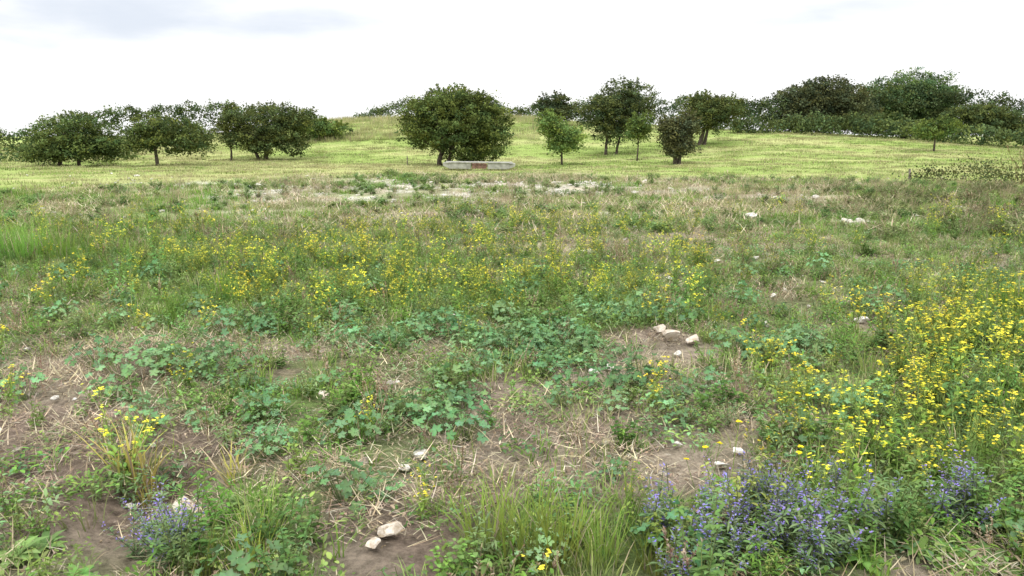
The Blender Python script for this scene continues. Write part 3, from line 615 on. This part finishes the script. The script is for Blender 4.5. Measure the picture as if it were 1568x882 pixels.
# ------------------------------------------------------------------ world, sun, camera
w = bpy.data.worlds.new('World'); scene.world = w; w.use_nodes = True
nt = w.node_tree; N = nt.nodes; L = nt.links; N.clear()
SE = math.radians(52); AZ = math.radians(200)
out = N.new('ShaderNodeOutputWorld'); bg = N.new('ShaderNodeBackground'); bg.inputs[1].default_value = .138
sky = N.new('ShaderNodeTexSky'); sky.sky_type = 'NISHITA'; sky.sun_disc = False; sky.sun_elevation = SE; sky.sun_rotation = AZ
tc = N.new('ShaderNodeTexCoord'); mp = N.new('ShaderNodeMapping'); mp.inputs['Scale'].default_value = (2.0, 2.0, 8.)
mp.inputs['Location'].default_value = (.7, 0, .3)
L.new(tc.outputs['Generated'], mp.inputs[0])
no = N.new('ShaderNodeTexNoise'); no.inputs['Scale'].default_value = 1.3; no.inputs['Detail'].default_value = 7; no.inputs['Roughness'].default_value = .5; L.new(mp.outputs[0], no.inputs['Vector'])
sx = N.new('ShaderNodeSeparateXYZ'); L.new(tc.outputs['Generated'], sx.inputs[0])
wx = N.new('ShaderNodeMapRange'); wx.inputs[1].default_value = .1; wx.inputs[2].default_value = -.5; wx.inputs[3].default_value = -.03; wx.inputs[4].default_value = .05; L.new(sx.outputs[0], wx.inputs[0])
wz = N.new('ShaderNodeMapRange'); wz.inputs[1].default_value = .02; wz.inputs[2].default_value = .15; wz.inputs[3].default_value = -.06; wz.inputs[4].default_value = .03; L.new(sx.outputs[2], wz.inputs[0])
a1 = N.new('ShaderNodeMath'); a1.operation = 'ADD'; L.new(no.outputs[0], a1.inputs[0]); L.new(wx.outputs[0], a1.inputs[1])
a2 = N.new('ShaderNodeMath'); a2.operation = 'ADD'; L.new(a1.outputs[0], a2.inputs[0]); L.new(wz.outputs[0], a2.inputs[1])
cr = N.new('ShaderNodeMapRange'); cr.inputs[1].default_value = .50; cr.inputs[2].default_value = .72; cr.interpolation_type = 'SMOOTHSTEP'; L.new(a2.outputs[0], cr.inputs[0])
cm = N.new('ShaderNodeMix'); cm.data_type = 'RGBA'; cm.inputs[6].default_value = (8.5, 8.5, 8.55, 1); cm.inputs[7].default_value = (5.9, 6.3, 7.0, 1); L.new(cr.outputs[0], cm.inputs[0])
zr = N.new('ShaderNodeMapRange'); zr.inputs[1].default_value = .19; zr.inputs[2].default_value = .8; zr.inputs[3].default_value = 1; zr.inputs[4].default_value = 2.6; L.new(sx.outputs[2], zr.inputs[0])
vm = N.new('ShaderNodeVectorMath'); vm.operation = 'SCALE'; L.new(cm.outputs[2], vm.inputs[0]); L.new(zr.outputs[0], vm.inputs['Scale'])
sm = N.new('ShaderNodeMix'); sm.data_type = 'RGBA'; sm.inputs[0].default_value = .93; L.new(sky.outputs[0], sm.inputs[6]); L.new(vm.outputs[0], sm.inputs[7])
L.new(sm.outputs[2], bg.inputs[0]); L.new(bg.outputs[0], out.inputs[0])
sd = bpy.data.lights.new('sun', 'SUN'); sd.energy = 1.5; sd.angle = math.radians(12); sd.color = (1, .96, .9)
so = bpy.data.objects.new('sun', sd); scene.collection.objects.link(so)
dirv = Vector((math.sin(AZ)*math.cos(SE), math.cos(AZ)*math.cos(SE), math.sin(SE)))
so.rotation_euler = dirv.to_track_quat('Z', 'Y').to_euler(); so.location = (0, -10, 30)
cd = bpy.data.cameras.new('camera'); cd.lens = 28; cd.sensor_width = 36; cd.clip_end = 3000; cd.clip_start = .05
co = bpy.data.objects.new('camera', cd); scene.collection.objects.link(co); co.location = (0, 0, 1.7); co.rotation_euler = (math.radians(90-11.08), 0, 0)
scene.camera = co
scene.view_settings.view_transform = 'Standard'; scene.view_settings.look = 'None'; scene.view_settings.exposure = 0
print('INSTANCES', NINST)
